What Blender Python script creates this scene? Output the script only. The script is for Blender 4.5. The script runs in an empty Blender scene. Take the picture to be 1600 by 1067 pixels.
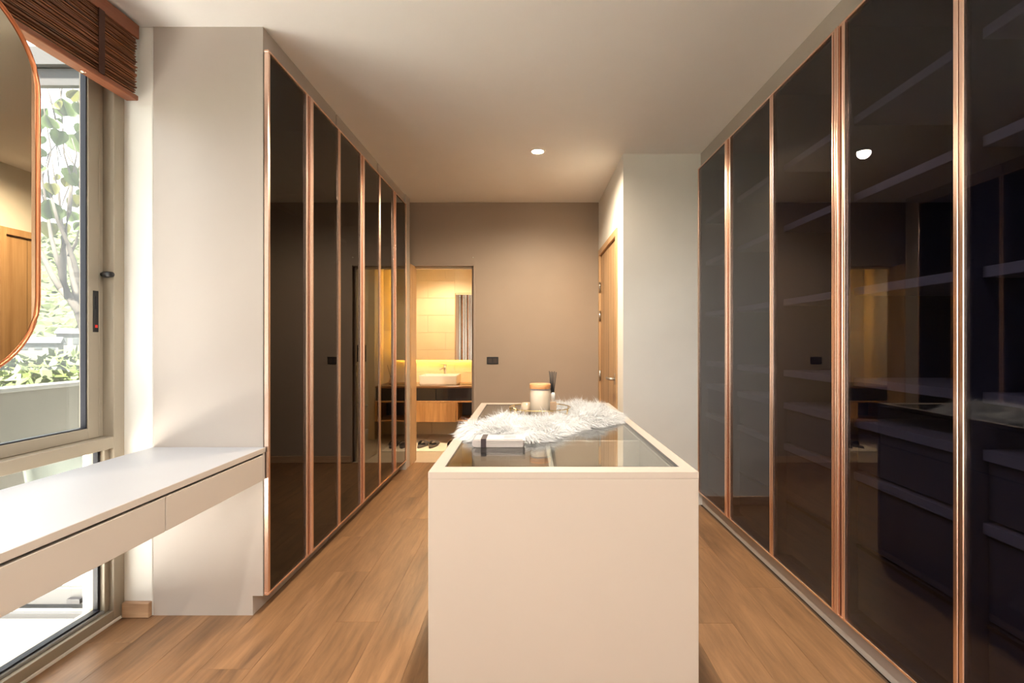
import bpy, bmesh, math, random
import numpy as np
from mathutils import Vector, Matrix, noise

random.seed(7); np.random.seed(7)
S = bpy.context.scene
COL = S.collection

# ------------------------------------------------------------------ camera
cam = bpy.data.cameras.new('camera'); camo = bpy.data.objects.new('camera', cam); COL.objects.link(camo)
camo.location = (0, 0, 1.21); camo.rotation_euler = (math.pi/2, 0, 0)
cam.sensor_width = 36; cam.lens = 36*778/1600; cam.shift_x = -26/1600; cam.clip_start = .02; cam.clip_end = 2000
S.camera = camo
# ------------------------------------------------------------------ world, sun, exposure
W = bpy.data.worlds.new('world'); S.world = W; W.use_nodes = True
bg = W.node_tree.nodes['Background']; bg.inputs[0].default_value = (.93, .97, 1.0, 1); bg.inputs[1].default_value = 1.45
sun = bpy.data.lights.new('sun', 'SUN'); sun.energy = 24; sun.angle = .06; sun.color = (1, .93, .82)
suno = bpy.data.objects.new('sun', sun); COL.objects.link(suno)
suno.rotation_euler = Vector((.02, .42, -.9)).to_track_quat('-Z', 'Y').to_euler()
vs = S.view_settings
vs.view_transform = 'Standard'; vs.look = 'None'; vs.gamma = 1; vs.exposure = 1.32; vs.use_curve_mapping = False
S.cycles.max_bounces = 10; S.cycles.diffuse_bounces = 6; S.cycles.glossy_bounces = 6
S.cycles.transparent_max_bounces = 24; S.cycles.transmission_bounces = 6
S.cycles.caustics_reflective = False; S.cycles.caustics_refractive = False
S.cycles.sample_clamp_indirect = 8

# ------------------------------------------------------------------ materials
def lin(c):
    return tuple((x/255/12.92 if x/255 <= .04045 else ((x/255+.055)/1.055)**2.4) for x in c)
def newmat(name):
    m = bpy.data.materials.new(name); m.use_nodes = True
    nt = m.node_tree; return m, nt, nt.nodes['Principled BSDF']
def plain(name, col, rough=.5, metal=0, spec=.5, var=.03, scale=6, bump=0, bscale=200, coat=0):
    m, nt, b = newmat(name)
    N, L = nt.nodes, nt.links
    b.inputs['Roughness'].default_value = rough; b.inputs['Metallic'].default_value = metal
    b.inputs['Specular IOR Level'].default_value = spec; b.inputs['Coat Weight'].default_value = coat
    tc = N.new('ShaderNodeNewGeometry')
    nz = N.new('ShaderNodeTexNoise'); nz.inputs['Scale'].default_value = scale; nz.inputs['Detail'].default_value = 4
    L.new(tc.outputs['Position'], nz.inputs['Vector'])
    r = N.new('ShaderNodeValToRGB')
    r.color_ramp.elements[0].position = .3; r.color_ramp.elements[1].position = .7
    r.color_ramp.elements[0].color = (*[max(0, c*(1-var)) for c in col], 1)
    r.color_ramp.elements[1].color = (*[min(1, c*(1+var)) for c in col], 1)
    L.new(nz.outputs['Fac'], r.inputs[0]); L.new(r.outputs[0], b.inputs['Base Color'])
    if bump:
        n2 = N.new('ShaderNodeTexNoise'); n2.inputs['Scale'].default_value = bscale
        L.new(tc.outputs['Position'], n2.inputs['Vector'])
        bp = N.new('ShaderNodeBump'); bp.inputs['Strength'].default_value = bump; bp.inputs['Distance'].default_value = .002
        L.new(n2.outputs['Fac'], bp.inputs['Height']); L.new(bp.outputs[0], b.inputs['Normal'])
    return m
def wood(name, c0, c1, axis=1, rough=.45, scale=1.0, stretch=.05, contrast=.5, per_obj=.12, spec=.4):
    """grain runs along the given world axis"""
    m, nt, b = newmat(name); N, L = nt.nodes, nt.links
    g = N.new('ShaderNodeNewGeometry'); oi = N.new('ShaderNodeObjectInfo')
    add = N.new('ShaderNodeVectorMath'); add.operation = 'MULTIPLY_ADD'
    cmb = N.new('ShaderNodeCombineXYZ')
    for i in range(3): L.new(oi.outputs['Random'], cmb.inputs[i])
    L.new(cmb.outputs[0], add.inputs[0]); add.inputs[1].default_value = (17, 23, 31); L.new(g.outputs['Position'], add.inputs[2])
    mp = N.new('ShaderNodeMapping'); sc = [scale]*3; sc[axis] = scale*stretch; mp.inputs['Scale'].default_value = sc
    L.new(add.outputs[0], mp.inputs[0])
    n1 = N.new('ShaderNodeTexNoise'); n1.inputs['Scale'].default_value = 55; n1.inputs['Detail'].default_value = 6; n1.inputs['Roughness'].default_value = .65
    n1.inputs['Distortion'].default_value = .6
    n2 = N.new('ShaderNodeTexNoise'); n2.inputs['Scale'].default_value = 9; n2.inputs['Detail'].default_value = 3; n2.inputs['Distortion'].default_value = 1.5
    L.new(mp.outputs[0], n1.inputs[0]); L.new(mp.outputs[0], n2.inputs[0])
    mx = N.new('ShaderNodeMath'); mx.operation = 'ADD'; L.new(n1.outputs[0], mx.inputs[0]); L.new(n2.outputs[0], mx.inputs[1])
    r = N.new('ShaderNodeValToRGB'); r.color_ramp.elements[0].position = .5-.5*(1-contrast)*.4-.13; r.color_ramp.elements[1].position = .63
    hv = N.new('ShaderNodeMath'); hv.operation = 'MULTIPLY'; hv.inputs[1].default_value = .5; L.new(mx.outputs[0], hv.inputs[0])
    L.new(hv.outputs[0], r.inputs[0])
    r.color_ramp.elements[0].color = (*c0, 1); r.color_ramp.elements[1].color = (*c1, 1)
    hsv = N.new('ShaderNodeHueSaturation')
    mr = N.new('ShaderNodeMapRange'); mr.inputs[3].default_value = 1-per_obj; mr.inputs[4].default_value = 1+per_obj
    L.new(oi.outputs['Random'], mr.inputs[0]); L.new(mr.outputs[0], hsv.inputs['Value']); L.new(r.outputs[0], hsv.inputs['Color'])
    L.new(hsv.outputs[0], b.inputs['Base Color'])
    b.inputs['Roughness'].default_value = rough; b.inputs['Specular IOR Level'].default_value = spec
    bp = N.new('ShaderNodeBump'); bp.inputs['Strength'].default_value = .12; bp.inputs['Distance'].default_value = .001
    L.new(n1.outputs[0], bp.inputs['Height']); L.new(bp.outputs[0], b.inputs['Normal'])
    return m
def glass(name, tint, f0=.04, rough=0.0):
    m = bpy.data.materials.new(name); m.use_nodes = True; nt = m.node_tree; N, L = nt.nodes, nt.links
    N.remove(N['Principled BSDF']); out = N['Material Output']
    tr = N.new('ShaderNodeBsdfTransparent'); tr.inputs[0].default_value = (*tint, 1)
    gl = N.new('ShaderNodeBsdfGlossy'); gl.inputs['Roughness'].default_value = rough; gl.inputs[0].default_value = (1, 1, 1, 1)
    lw = N.new('ShaderNodeLayerWeight'); lw.inputs[0].default_value = .5
    p = N.new('ShaderNodeMath'); p.operation = 'POWER'; p.inputs[1].default_value = 5; L.new(lw.outputs['Facing'], p.inputs[0])
    a = N.new('ShaderNodeMath'); a.operation = 'MULTIPLY_ADD'; a.inputs[1].default_value = 1-f0; a.inputs[2].default_value = f0; L.new(p.outputs[0], a.inputs[0])
    mx = N.new('ShaderNodeMixShader'); L.new(a.outputs[0], mx.inputs[0]); L.new(tr.outputs[0], mx.inputs[1]); L.new(gl.outputs[0], mx.inputs[2])
    L.new(mx.outputs[0], out.inputs[0]); return m
def emit(name, col, s):
    m, nt, b = newmat(name); b.inputs['Base Color'].default_value = (*col, 1)
    b.inputs['Emission Color'].default_value = (*col, 1); b.inputs['Emission Strength'].default_value = s; return m

M = {}
M['ceiling'] = plain('ceiling_paint', (.89, .88, .865), .75, var=.008)
M['white_wall'] = plain('white_wall_paint', (.82, .81, .77), .7, var=.012, bump=.05)
M['taupe'] = plain('taupe_wall_paint', (.36, .285, .225), .5, var=.03, scale=2.2, bump=.05)
M['floor_base'] = plain('floor_base', (.10, .06, .035), .8)
M['plank'] = wood('oak_plank', lin((80, 57, 39)), lin((152, 114, 80)), axis=1, rough=.38, scale=.7, stretch=.10, contrast=.3, per_obj=.1)
M['beige'] = plain('beige_lacquer', (.47, .42, .38), .42, var=.008)
M['desk'] = plain('desk_lacquer', (.48, .42, .365), .42, var=.01)
M['desk_top'] = plain('desk_top_lacquer', (.45, .457, .485), .4, var=.012)
M['island'] = plain('island_lacquer', (.44, .365, .305), .42, var=.006)
M['gap'] = plain('shadow_gap', (.05, .035, .03), .6)
M['copper'] = plain('copper_metal', (.95, .68, .55), .26, metal=1, var=.01)
M['copper_frame'] = plain('mirror_copper', (.72, .27, .13), .3, metal=1, var=.02)
M['glass_left'] = glass('brown_door_glass', (.20, .165, .16), .03)
M['glass_right'] = glass('smoke_door_glass', (.47, .46, .51), .04)
M['inner'] = plain('wardrobe_interior', (.10, .103, .135), .5)
M['shelf'] = plain('shelf_laminate', (.30, .312, .36), .45)
M['inner_left'] = plain('left_interior', (.09, .07, .065), .6)
M['alu'] = plain('taupe_aluminium', lin((160, 150, 134)), .42, metal=.15, var=.015)
M['alu_grey'] = plain('grey_aluminium', lin((150, 150, 148)), .4, metal=.3, var=.02)
M['alu_out'] = plain('weathered_aluminium', (.05, .05, .05), .5, var=.03)
M['black'] = plain('black_plastic', (.012, .012, .014), .35)
M['rubber'] = plain('gasket_rubber', (.01, .011, .02), .5)
M['red'] = plain('red_indicator', (.8, .03, .02), .4)
M['pane'] = glass('window_pane', (.985, .99, .985), .035)
M['pane_out'] = glass('balcony_pane', (.97, .985, .975), .04)
M['top_glass'] = glass('display_glass', (.93, .96, .95), .05)
M['mirror'] = plain('mirror_silver', (.52, .47, .37), .01, metal=1, var=.003)
M['bath_mirror'] = plain('bathroom_mirror', (.90, .88, .83), .005, metal=1, var=.003)
M['blind'] = wood('blind_slat', lin((56, 30, 18)), lin((150, 92, 58)), axis=1, rough=.4, scale=2, stretch=.03, per_obj=.45, contrast=.8)
M['blind_rail'] = wood('blind_rail', lin((108, 60, 40)), lin((148, 92, 66)), axis=1, rough=.35, scale=1, stretch=.03, per_obj=.05)
M['tape'] = plain('blind_tape', lin((66, 36, 26)), .8)
M['door_wood'] = wood('door_oak', lin((164, 128, 92)), lin((204, 168, 126)), axis=2, rough=.4, scale=.8, stretch=.05, per_obj=.03)
M['vanity_wood'] = wood('vanity_oak', lin((150, 104, 62)), lin((206, 158, 104)), axis=2, rough=.4, scale=1.2, stretch=.05, per_obj=.04)
M['base_wood'] = wood('skirting_oak', lin((158, 122, 92)), lin((200, 165, 132)), axis=0, rough=.4, scale=1, stretch=.08, per_obj=.02)
M['steel'] = plain('brushed_steel', (.62, .60, .57), .3, metal=1)
M['gold'] = plain('polished_gold', (.83, .62, .28), .18, metal=1)
M['tile'] = plain('cream_tile', (.74, .64, .48), .3, var=.05, scale=3)
M['floor_tile'] = plain('beige_floor_tile', (.50, .41, .31), .35, var=.05, scale=4)
M['grout'] = plain('tile_grout', (.60, .52, .40), .8)
M['bath_ceiling'] = plain('bath_ceiling', (.8, .77, .7), .7)
M['ceramic'] = plain('white_ceramic', (.85, .83, .79), .12, var=.005)
M['dark_glass'] = plain('dark_lacquer_glass', (.018, .015, .018), .08, coat=.3)
M['counter'] = wood('counter_veneer', lin((96, 66, 44)), lin((134, 96, 64)), axis=0, rough=.25, scale=1, stretch=.06, per_obj=.02)
M['mat'] = plain('bath_mat_cotton', (.78, .70, .58), .95, var=.04, scale=60, bump=.5, bscale=500)
M['slipper'] = plain('slipper_grey', (.10, .085, .08), .7)
M['fur'] = plain('white_fur', (.72, .715, .705), .75, var=.02, scale=25)
M['candle'] = plain('candle_jar_beige', (.58, .46, .34), .22, var=.02, coat=.5)
M['lid'] = wood('jar_lid_wood', lin((190, 124, 74)), lin((222, 160, 106)), axis=0, rough=.4, scale=2, stretch=.2, per_obj=.02)
M['votive'] = plain('votive_glass', (.58, .43, .29), .15, coat=.6)
M['amber'] = plain('amber_bottle', (.50, .34, .22), .15, coat=.6)
M['reed'] = plain('black_reed', (.015, .014, .014), .6)
M['paper'] = plain('magazine_paper', (.56, .49, .45), .5, var=.03, scale=40)
M['band'] = plain('dark_elastic', (.035, .02, .022), .6)
M['print'] = plain('printed_grey', (.32, .29, .32), .5)
M['lens'] = emit('downlight_lens', (1, .86, .66), 60)
M['led'] = emit('led_strip', (1, .50, .07), 42)
M['concrete'] = plain('balcony_plaster', (.068, .063, .053), .8, var=.04, scale=3)
M['cap'] = plain('parapet_cap', (.10, .098, .094), .7)
M['bal_tile'] = plain('balcony_tile', (.80, .79, .77), .55, var=.05, scale=5)
M['strip'] = plain('painted_floor_shade', (.16, .165, .17), .6)  # dark grey stands in for shade on the balcony floor
M['white_out'] = plain('exterior_white', (.82, .82, .80), .8)
M['plastic'] = plain('white_plastic', (.15, .16, .15), .35)
M['bark'] = plain('tree_bark', (.045, .036, .028), .9, var=.25, scale=12, bump=.6, bscale=40)
M['leaf_green'] = plain('leaf_green', (.036, .060, .006), .5, var=.25, scale=9)
M['leaf_yellow'] = plain('leaf_yellow', (.075, .075, .009), .5, var=.2, scale=9)
for k in ('leaf_green', 'leaf_yellow'):
    nt = M[k].node_tree; b = nt.nodes['Principled BSDF']; t = nt.nodes.new('ShaderNodeBsdfTranslucent')
    nt.links.new(b.inputs['Base Color'].links[0].from_socket, t.inputs[0])
    mx = nt.nodes.new('ShaderNodeMixShader'); mx.inputs[0].default_value = .45
    nt.links.new(b.outputs[0], mx.inputs[1]); nt.links.new(t.outputs[0], mx.inputs[2])
    nt.links.new(mx.outputs[0], nt.nodes['Material Output'].inputs[0])
M['forest'] = plain('forest_canopy', (.046, .062, .014), .8, var=.4, scale=.28)
M['bush'] = plain('bush_leaves', (.048, .068, .007), .6, var=.4, scale=2.5)
M['hill'] = plain('hill_ground', (.04, .055, .02), .9, var=.3, scale=.05)
M['house'] = plain('house_render', (.11, .107, .10), .8)
M['roof'] = plain('house_roof', (.11, .107, .104), .6)
M['roof_red'] = plain('house_roof_red', (.09, .052, .046), .6)
M['win_dark'] = plain('house_window', (.06, .065, .065), .3)

# ------------------------------------------------------------------ builders
ORIG = {}           # object -> world origin
def tag(o, label=None, cat=None, group=None, kind=None):
    if label: o['label'] = label
    if cat: o['category'] = cat
    if group: o['group'] = group
    if kind: o['kind'] = kind
    return o
def place(o, w, parent):
    COL.objects.link(o); ORIG[o.name] = Vector(w)
    if parent is not None:
        o.parent = parent; o.location = Vector(w)-ORIG[parent.name]
    else: o.location = w
    return o
def empty(name, loc, label=None, cat=None, group=None, kind=None):
    o = bpy.data.objects.new(name, None); o.empty_display_size = .05
    place(o, loc, None); return tag(o, label, cat, group, kind)
CACHE = {}
def box_mesh(dx, dy, dz, bev, mat, seg=1):
    key = (round(dx, 5), round(dy, 5), round(dz, 5), bev, mat, seg)
    if key in CACHE: return CACHE[key]
    bm = bmesh.new(); bmesh.ops.create_cube(bm, size=1)
    bmesh.ops.scale(bm, vec=(dx, dy, dz), verts=bm.verts)
    if bev: bmesh.ops.bevel(bm, geom=bm.edges[:], offset=min(bev, .45*min(dx, dy, dz)), segments=seg, affect='EDGES', profile=.5)
    me = bpy.data.meshes.new('panel'); bm.to_mesh(me); bm.free(); me.materials.append(M[mat])
    CACHE[key] = me; return me
def box(name, x, y, z, mat, parent=None, bev=.0015, kind=None, seg=1):
    (x0, x1), (y0, y1), (z0, z1) = x, y, z
    o = bpy.data.objects.new(name, box_mesh(x1-x0, y1-y0, z1-z0, bev, mat, seg))
    place(o, ((x0+x1)/2, (y0+y1)/2, (z0+z1)/2), parent)
    if kind: o['kind'] = kind
    return o
def mesh_obj(name, bm, mat, parent=None, kind=None, smooth=False, origin=None):
    """bm in world coordinates"""
    me = bpy.data.meshes.new(name)
    if origin is None:
        cs = [v.co for v in bm.verts]
        origin = Vector([(min(c[i] for c in cs)+max(c[i] for c in cs))/2 for i in range(3)])
    origin = Vector(origin)
    bmesh.ops.translate(bm, vec=-origin, verts=bm.verts)
    bmesh.ops.recalc_face_normals(bm, faces=bm.faces)
    bm.to_mesh(me); bm.free(); me.materials.append(M[mat])
    if smooth: me.polygons.foreach_set('use_smooth', [True]*len(me.polygons))
    o = bpy.data.objects.new(name, me); place(o, origin, parent)
    if kind: o['kind'] = kind
    return o
def add_box(bm, x, y, z, bev=0):
    r = bmesh.ops.create_cube(bm, size=1); v = r['verts']
    bmesh.ops.scale(bm, vec=(x[1]-x[0], y[1]-y[0], z[1]-z[0]), verts=v)
    bmesh.ops.translate(bm, vec=((x[0]+x[1])/2, (y[0]+y[1])/2, (z[0]+z[1])/2), verts=v)
    if bev:
        es = list({e for q in v for e in q.link_edges}); bmesh.ops.bevel(bm, geom=es, offset=bev, segments=1, affect='EDGES')
def boxes(name, lst, mat, parent=None, kind=None, bev=0):
    bm = bmesh.new()
    for b in lst: add_box(bm, *b, bev=bev)
    return mesh_obj(name, bm, mat, parent, kind)
def lathe(bm, prof, c, n=28, axis='Z'):
    """prof: (radius, height) pairs"""
    rings = []
    for r, h in prof:
        ring = []
        for i in range(n):
            a = 2*math.pi*i/n; p = (r*math.cos(a), r*math.sin(a), h)
            if axis == 'X': p = (h, p[0], p[1])
            if axis == 'Y': p = (p[0], h, p[1])
            ring.append(bm.verts.new(Vector(c)+Vector(p)))
        rings.append(ring)
    for a, b in zip(rings, rings[1:]):
        for i in range(n): bm.faces.new((a[i], a[(i+1) % n], b[(i+1) % n], b[i]))
    if prof[0] == prof[-1]: pass
    else:
        bm.faces.new(rings[0]); bm.faces.new(rings[-1])
def tube(bm, pts, r, n=8, closed=False):
    pts = [Vector(p) for p in pts]; rs = r if isinstance(r, (list, tuple)) else [r]*len(pts)
    rings = []; m = len(pts)
    for i, p in enumerate(pts):
        if closed: t = pts[(i+1) % m]-pts[i-1]
        else: t = pts[min(i+1, m-1)]-pts[max(i-1, 0)]
        t.normalize(); up = Vector((0, 0, 1)) if abs(t.z) < .95 else Vector((1, 0, 0))
        a = t.cross(up).normalized(); b = t.cross(a)
        rings.append([bm.verts.new(p+rs[i]*(math.cos(2*math.pi*k/n)*a+math.sin(2*math.pi*k/n)*b)) for k in range(n)])
    rng = range(m) if closed else range(m-1)
    for i in rng:
        A, B = rings[i], rings[(i+1) % m]
        for k in range(n): bm.faces.new((A[k], A[(k+1) % n], B[(k+1) % n], B[k]))
    if not closed:
        bm.faces.new(rings[0]); bm.faces.new(rings[-1])
def lathe_obj(name, prof, c, mat, parent, n=28, axis='Z', smooth=True):
    bm = bmesh.new(); lathe(bm, prof, c, n, axis)
    o = mesh_obj(name, bm, mat, parent); me = o.data
    for p in me.polygons: p.use_smooth = smooth and len(p.vertices) == 4
    return o
def tube_obj(name, pts, r, mat, parent, n=8, closed=False):
    bm = bmesh.new(); tube(bm, pts, r, n, closed); return mesh_obj(name, bm, mat, parent, smooth=True)

# key planes (metres; x right, y into the room, z up, camera above the origin)
H = 2.6; WIN = -1.785; LW = -1.15; RW = 1.25; BACK = 4.98; SIDE = .70; PIER = 3.69; REAR = -3.0

# ------------------------------------------------------------------ structure
fl = box('floor', (WIN, 1.9), (REAR, BACK+.1), (-.12, -.012), 'floor_base', kind='structure', bev=0)
fl['label'] = 'oak plank floor of the dressing room'; fl['category'] = 'floor'
pw, pl = .19, 1.25; row = 0; x = WIN+.002
while x < 1.27:
    x1 = min(x+pw, 1.27); y = REAR-(row*.47 % pl)
    while y < BACK:
        a, b = max(y, REAR), min(y+pl, BACK)
        if b-a > .05 and b > -.2:
            box('plank', (x, x1-.0007), (a, b-.0007), (-.012, 0), 'plank', fl, bev=.0006)
        y += pl
    row += 1; x += pw
box('ceiling', (-1.95, 1.95), (REAR, BACK+.1), (H, H+.12), 'ceiling', kind='structure', bev=0)
wb = boxes('wall_back', [((-1.75, -1.155), (BACK, BACK+.1), (0, H)), ((-.545, SIDE+.1), (BACK, BACK+.1), (0, H)),
                         ((-1.155, -.545), (BACK, BACK+.1), (1.966, H))], 'taupe', kind='structure')
boxes('wall_right', [((SIDE, SIDE+.1), (PIER, 3.915), (0, H)), ((SIDE, SIDE+.1), (4.925, BACK), (0, H)),
                     ((SIDE, SIDE+.1), (3.915, 4.925), (2.105, H)), ((SIDE+.1, 1.95), (PIER, PIER+.1), (0, H))], 'white_wall', kind='structure')
box('wall_right_rear', (1.86, 1.96), (REAR, PIER), (0, H), 'white_wall', kind='structure', bev=0)
box('wall_rear', (-1.95, 1.96), (REAR-.1, REAR), (0, H), 'white_wall', kind='structure', bev=0)
box('wall_left', (-1.97, -1.66), (2.2, BACK+.1), (-.1, H), 'white_wall', kind='structure', bev=.004)
box('wall_left_lintel', (-1.97, WIN+.0), (REAR, 2.2), (2.52, H), 'white_wall', kind='structure', bev=0)
# skirting boards
box('baseboard_left', (WIN+.003, -1.662), (2.178, 2.2), (0, .066), 'base_wood', kind='structure', bev=.003)
box('baseboard_right', (SIDE, 1.248), (PIER-.014, PIER), (0, .066), 'base_wood', kind='structure', bev=.003)
box('baseboard_back', (-.54, SIDE), (BACK-.014, BACK), (0, .066), 'base_wood', kind='structure', bev=.003)

# doorway to the bathroom
d1 = empty('door_1', (-.85, BACK, 0), kind='structure')
d1['label'] = 'sliding door and jambs of the bathroom doorway'
box('jamb', (-1.166, -1.145), (BACK-.13, BACK+.1), (0, 1.966), 'door_wood', d1)
box('head', (-1.145, -.56), (BACK+.06, BACK+.1), (1.945, 1.966), 'tile', d1)
leaf = box('sliding_leaf', (-.572, -.545), (BACK+.03, BACK+.07), (.005, 1.962), 'taupe', d1)
box('lock_plate', (-.5735, -.571), (BACK+.034, BACK+.066), (.86, .99), 'steel', leaf)
box('lock_slot', (-.575, -.573), (BACK+.042, BACK+.058), (.90, .97), 'black', leaf)
box('jamb', (-.552, -.53), (BACK-.008, BACK+.0), (0, 1.975), 'taupe', d1)
for px in (-1.21, -.555): lathe_obj('screw', [(.001, -.006), (.006, -.006), (.006, 0)], (px, BACK, 2.05), 'steel', d1, 10, 'Y')
# panel closing the wardrobe to the back wall
box('trim_1', (-1.66, -1.158), (4.695, BACK-.13), (0, H), 'beige', kind='structure', bev=.001)

# oak door in the right wall
d2 = empty('door_2', (SIDE, 4.42, 0), kind='structure'); d2['label'] = 'oak door with steel lever in the right wall'
boxes('frame', [((SIDE-.012, SIDE+.09), (3.915, 3.965), (0, 2.105)), ((SIDE-.012, SIDE+.09), (4.875, 4.925), (0, 2.105)),
                ((SIDE-.012, SIDE+.09), (3.965, 4.875), (2.05, 2.105))], 'door_wood', d2, bev=.002)
dl = box('leaf', (SIDE+.008, SIDE+.048), (3.968, 4.872), (.006, 2.047), 'door_wood', d2, bev=.002)
for gy in (4.15, 4.42, 4.69):
    box('groove', (SIDE+.0072, SIDE+.009), (gy-.0012, gy+.0012), (.01, 2.045), 'gap', dl, bev=0)
for hz in (1.74, 1.46, .88): lathe_obj('hinge', [(.001, -.05), (.009, -.05), (.009, .05), (.001, .05)], (SIDE-.004, 4.872, hz), 'steel', d2, 10)
hd = box('handle', (SIDE-.004, SIDE+.008), (3.995, 4.055), (.86, .95), 'steel', d2, bev=.002)
tube_obj('lever', [(SIDE+.004, 4.03, .905), (SIDE-.04, 4.03, .905), (SIDE-.048, 4.045, .905), (SIDE-.048, 4.15, .905)], .012, 'steel', hd)

# ------------------------------------------------------------------ window_1 (left wall, full height)
w1 = empty('window_1', (WIN, .5, 0), kind='structure'); w1['label'] = 'taupe aluminium window wall with sliding sash'
WY0, WY1 = REAR, 2.2
fx = (WIN-.115, WIN)
box('frame_jamb', fx, (2.144, 2.2), (0, 2.52), 'alu', w1, bev=.002)
box('frame_sill', fx, (WY0, 2.144), (.012, .053), 'alu', w1, bev=.002)
box('frame_head', fx, (WY0, 2.144), (2.47, 2.52), 'alu', w1, bev=.002)
box('frame_transom', (WIN-.06, WIN), (WY0, 2.144), (.752, .802), 'alu', w1, bev=.002)
muls = [.98, -.24, -1.46]
for my in muls: box('frame_mullion', fx, (my-.03, my+.03), (.053, 2.47), 'alu', w1, bev=.002)
bays = [(1.01, 2.144), (-.21, .95), (-1.43, -.27), (REAR+.02, -1.49)]
sx = (WIN-.085, WIN-.045)
for i, (a, b) in enumerate(bays):
    sash = empty('sash', (WIN-.06, (a+b)/2, .8)); sash.parent = w1; sash.location = Vector(sash.location)-Vector((WIN, .5, 0))
    if b > 1:
        box('strip', (WIN-.075, WIN-.046), (2.124, 2.143), (.803, 2.47), 'alu', sash, bev=.002)
        b2 = 2.122
    else: b2 = b
    box('stile', sx, (b2-.052, b2), (.803, 2.47), 'alu', sash, bev=.002)
    box('stile', sx, (a, a+.052), (.803, 2.47), 'alu', sash, bev=.002)
    box('rail', sx, (a+.052, b2-.052), (.803, .848), 'alu', sash, bev=.002)
    box('rail', sx, (a+.052, b2-.052), (2.42, 2.47), 'alu', sash, bev=.002)
    g = (WIN-.068, WIN-.062)
    boxes('gasket', [((WIN-.075, WIN-.052), (b2-.057, b2-.052), (.848, 2.42)), ((WIN-.075, WIN-.052), (a+.052, a+.060), (.848, 2.42)),
                     ((WIN-.075, WIN-.052), (a+.06, b2-.06), (.848, .853))], 'rubber', sash)
    box('pane', g, (a+.052, b2-.052), (.848, 2.42), 'pane', sash, bev=0)
    # fixed lower light
    box('lower_bead', (WIN-.055, WIN-.02), (b-.024, b), (.053, .752), 'alu', w1, bev=.002)
    box('lower_bead', (WIN-.055, WIN-.02), (a, b-.024), (.053, .066), 'alu_grey', w1, bev=.002)
    boxes('lower_gasket', [((WIN-.06, WIN-.04), (b-.036, b-.024), (.066, .752)), ((WIN-.06, WIN-.03), (a, b-.036), (.066, .074))], 'rubber', w1)
    box('lower_pane', (WIN-.056, WIN-.050), (a, b-.03), (.066, .752), 'pane', w1, bev=0)
    if i == 0:
        lk = box('lock_plate', (WIN-.047, WIN-.042), (2.091, 2.116), (1.25, 1.424), 'black', sash, bev=.001)
        box('slot', (WIN-.042, WIN-.0405), (2.099, 2.107), (1.345, 1.40), 'rubber', sash, bev=0)
        box('red_mark', (WIN-.042, WIN-.040), (2.098, 2.109), (1.268, 1.28), 'red', sash, bev=0)
        tube_obj('pull_knob', [(WIN-.046, 2.134, 1.4975), (WIN-.036, 2.134, 1.4975), (WIN-.028, 2.13, 1.497), (WIN+.016, 2.112, 1.494)], [.008, .008, .014, .012], 'black', sash, 10)
box('trim_2', (WIN-.012, WIN+.004), (WY0, 2.178), (0, .012), 'white_wall', kind='structure', bev=.001)

# ------------------------------------------------------------------ balcony and landscape outside
bf = box('floor_balcony', (-3.5, WIN-.1), (REAR-1, 6.5), (-.2, -.085), 'grout', kind='structure', bev=0)
ty = REAR-1
while ty < 6.4:
    for k in range(3):
        box('tile', (-3.48+k*.53, -3.48+(k+1)*.53-.006), (ty, ty+.594), (-.085, -.075), 'bal_tile', bf, bev=.001)
    ty += .6
box('shade_strip', (-3.48, WIN-.1), (2.20, 2.285), (-.075, -.062), 'strip', kind='structure')  # thin strip coloured as the shade in front of the glazed screen
pr = box('wall_balcony', (-3.6, -3.48), (REAR-1, 6.5), (-.2, .87), 'concrete', kind='structure')
box('cap', (-3.62, -3.46), (REAR-1, 6.5), (.87, .90), 'cap', pr, bev=.003)
box('wall_outside', (-1.97, -1.90), (2.2, 6.5), (-.2, 2.9), 'white_out', kind='structure', bev=0)
box('wall_balcony_lintel', (-3.48, -1.97), (2.30, 2.42), (2.57, 2.95), 'white_out', kind='structure', bev=0)
w2 = empty('window_2', (-2.6, 2.33, -.07), kind='structure'); w2['label'] = 'grey framed glazed screen across the balcony'
box('frame_jamb', (-2.0, -1.9), (2.30, 2.38), (-.075, 2.57), 'alu_out', w2)
box('frame_head', (-3.48, -2.0), (2.29, 2.39), (2.485, 2.57), 'alu_out', w2)
box('track', (-3.48, -2.0), (2.285, 2.40), (-.075, -.035), 'alu_out', w2)
box('track_lip', (-3.48, -2.0), (2.29, 2.30), (-.035, -.022), 'cap', w2)
for a, b in ((-2.75, -2.002), (-3.47, -2.70)):
    yy = (2.315, 2.345) if a > -3 else (2.35, 2.38)
    lf = empty('panel', ((a+b)/2, 2.33, 0)); lf.parent = w2; lf.location = Vector(lf.location)-Vector((-2.6, 2.33, -.07))
    box('stile', (b-.05, b), yy, (-.012, 2.48), 'alu_out', lf); box('stile', (a, a+.05), yy, (-.012, 2.48), 'alu_out', lf)
    box('rail', (a+.05, b-.05), yy, (-.012, .063), 'alu_out', lf); box('rail', (a+.05, b-.05), yy, (2.40, 2.48), 'alu_out', lf)
    ym = (yy[0]+yy[1])/2; box('pane', (a+.05, b-.05), (ym-.003, ym+.003), (.063, 2.40), 'pane_out', lf, bev=0)
boxes('roller', [((-2.13, -2.07), (2.295, 2.315), (.0, .022))], 'black', w2)
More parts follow.
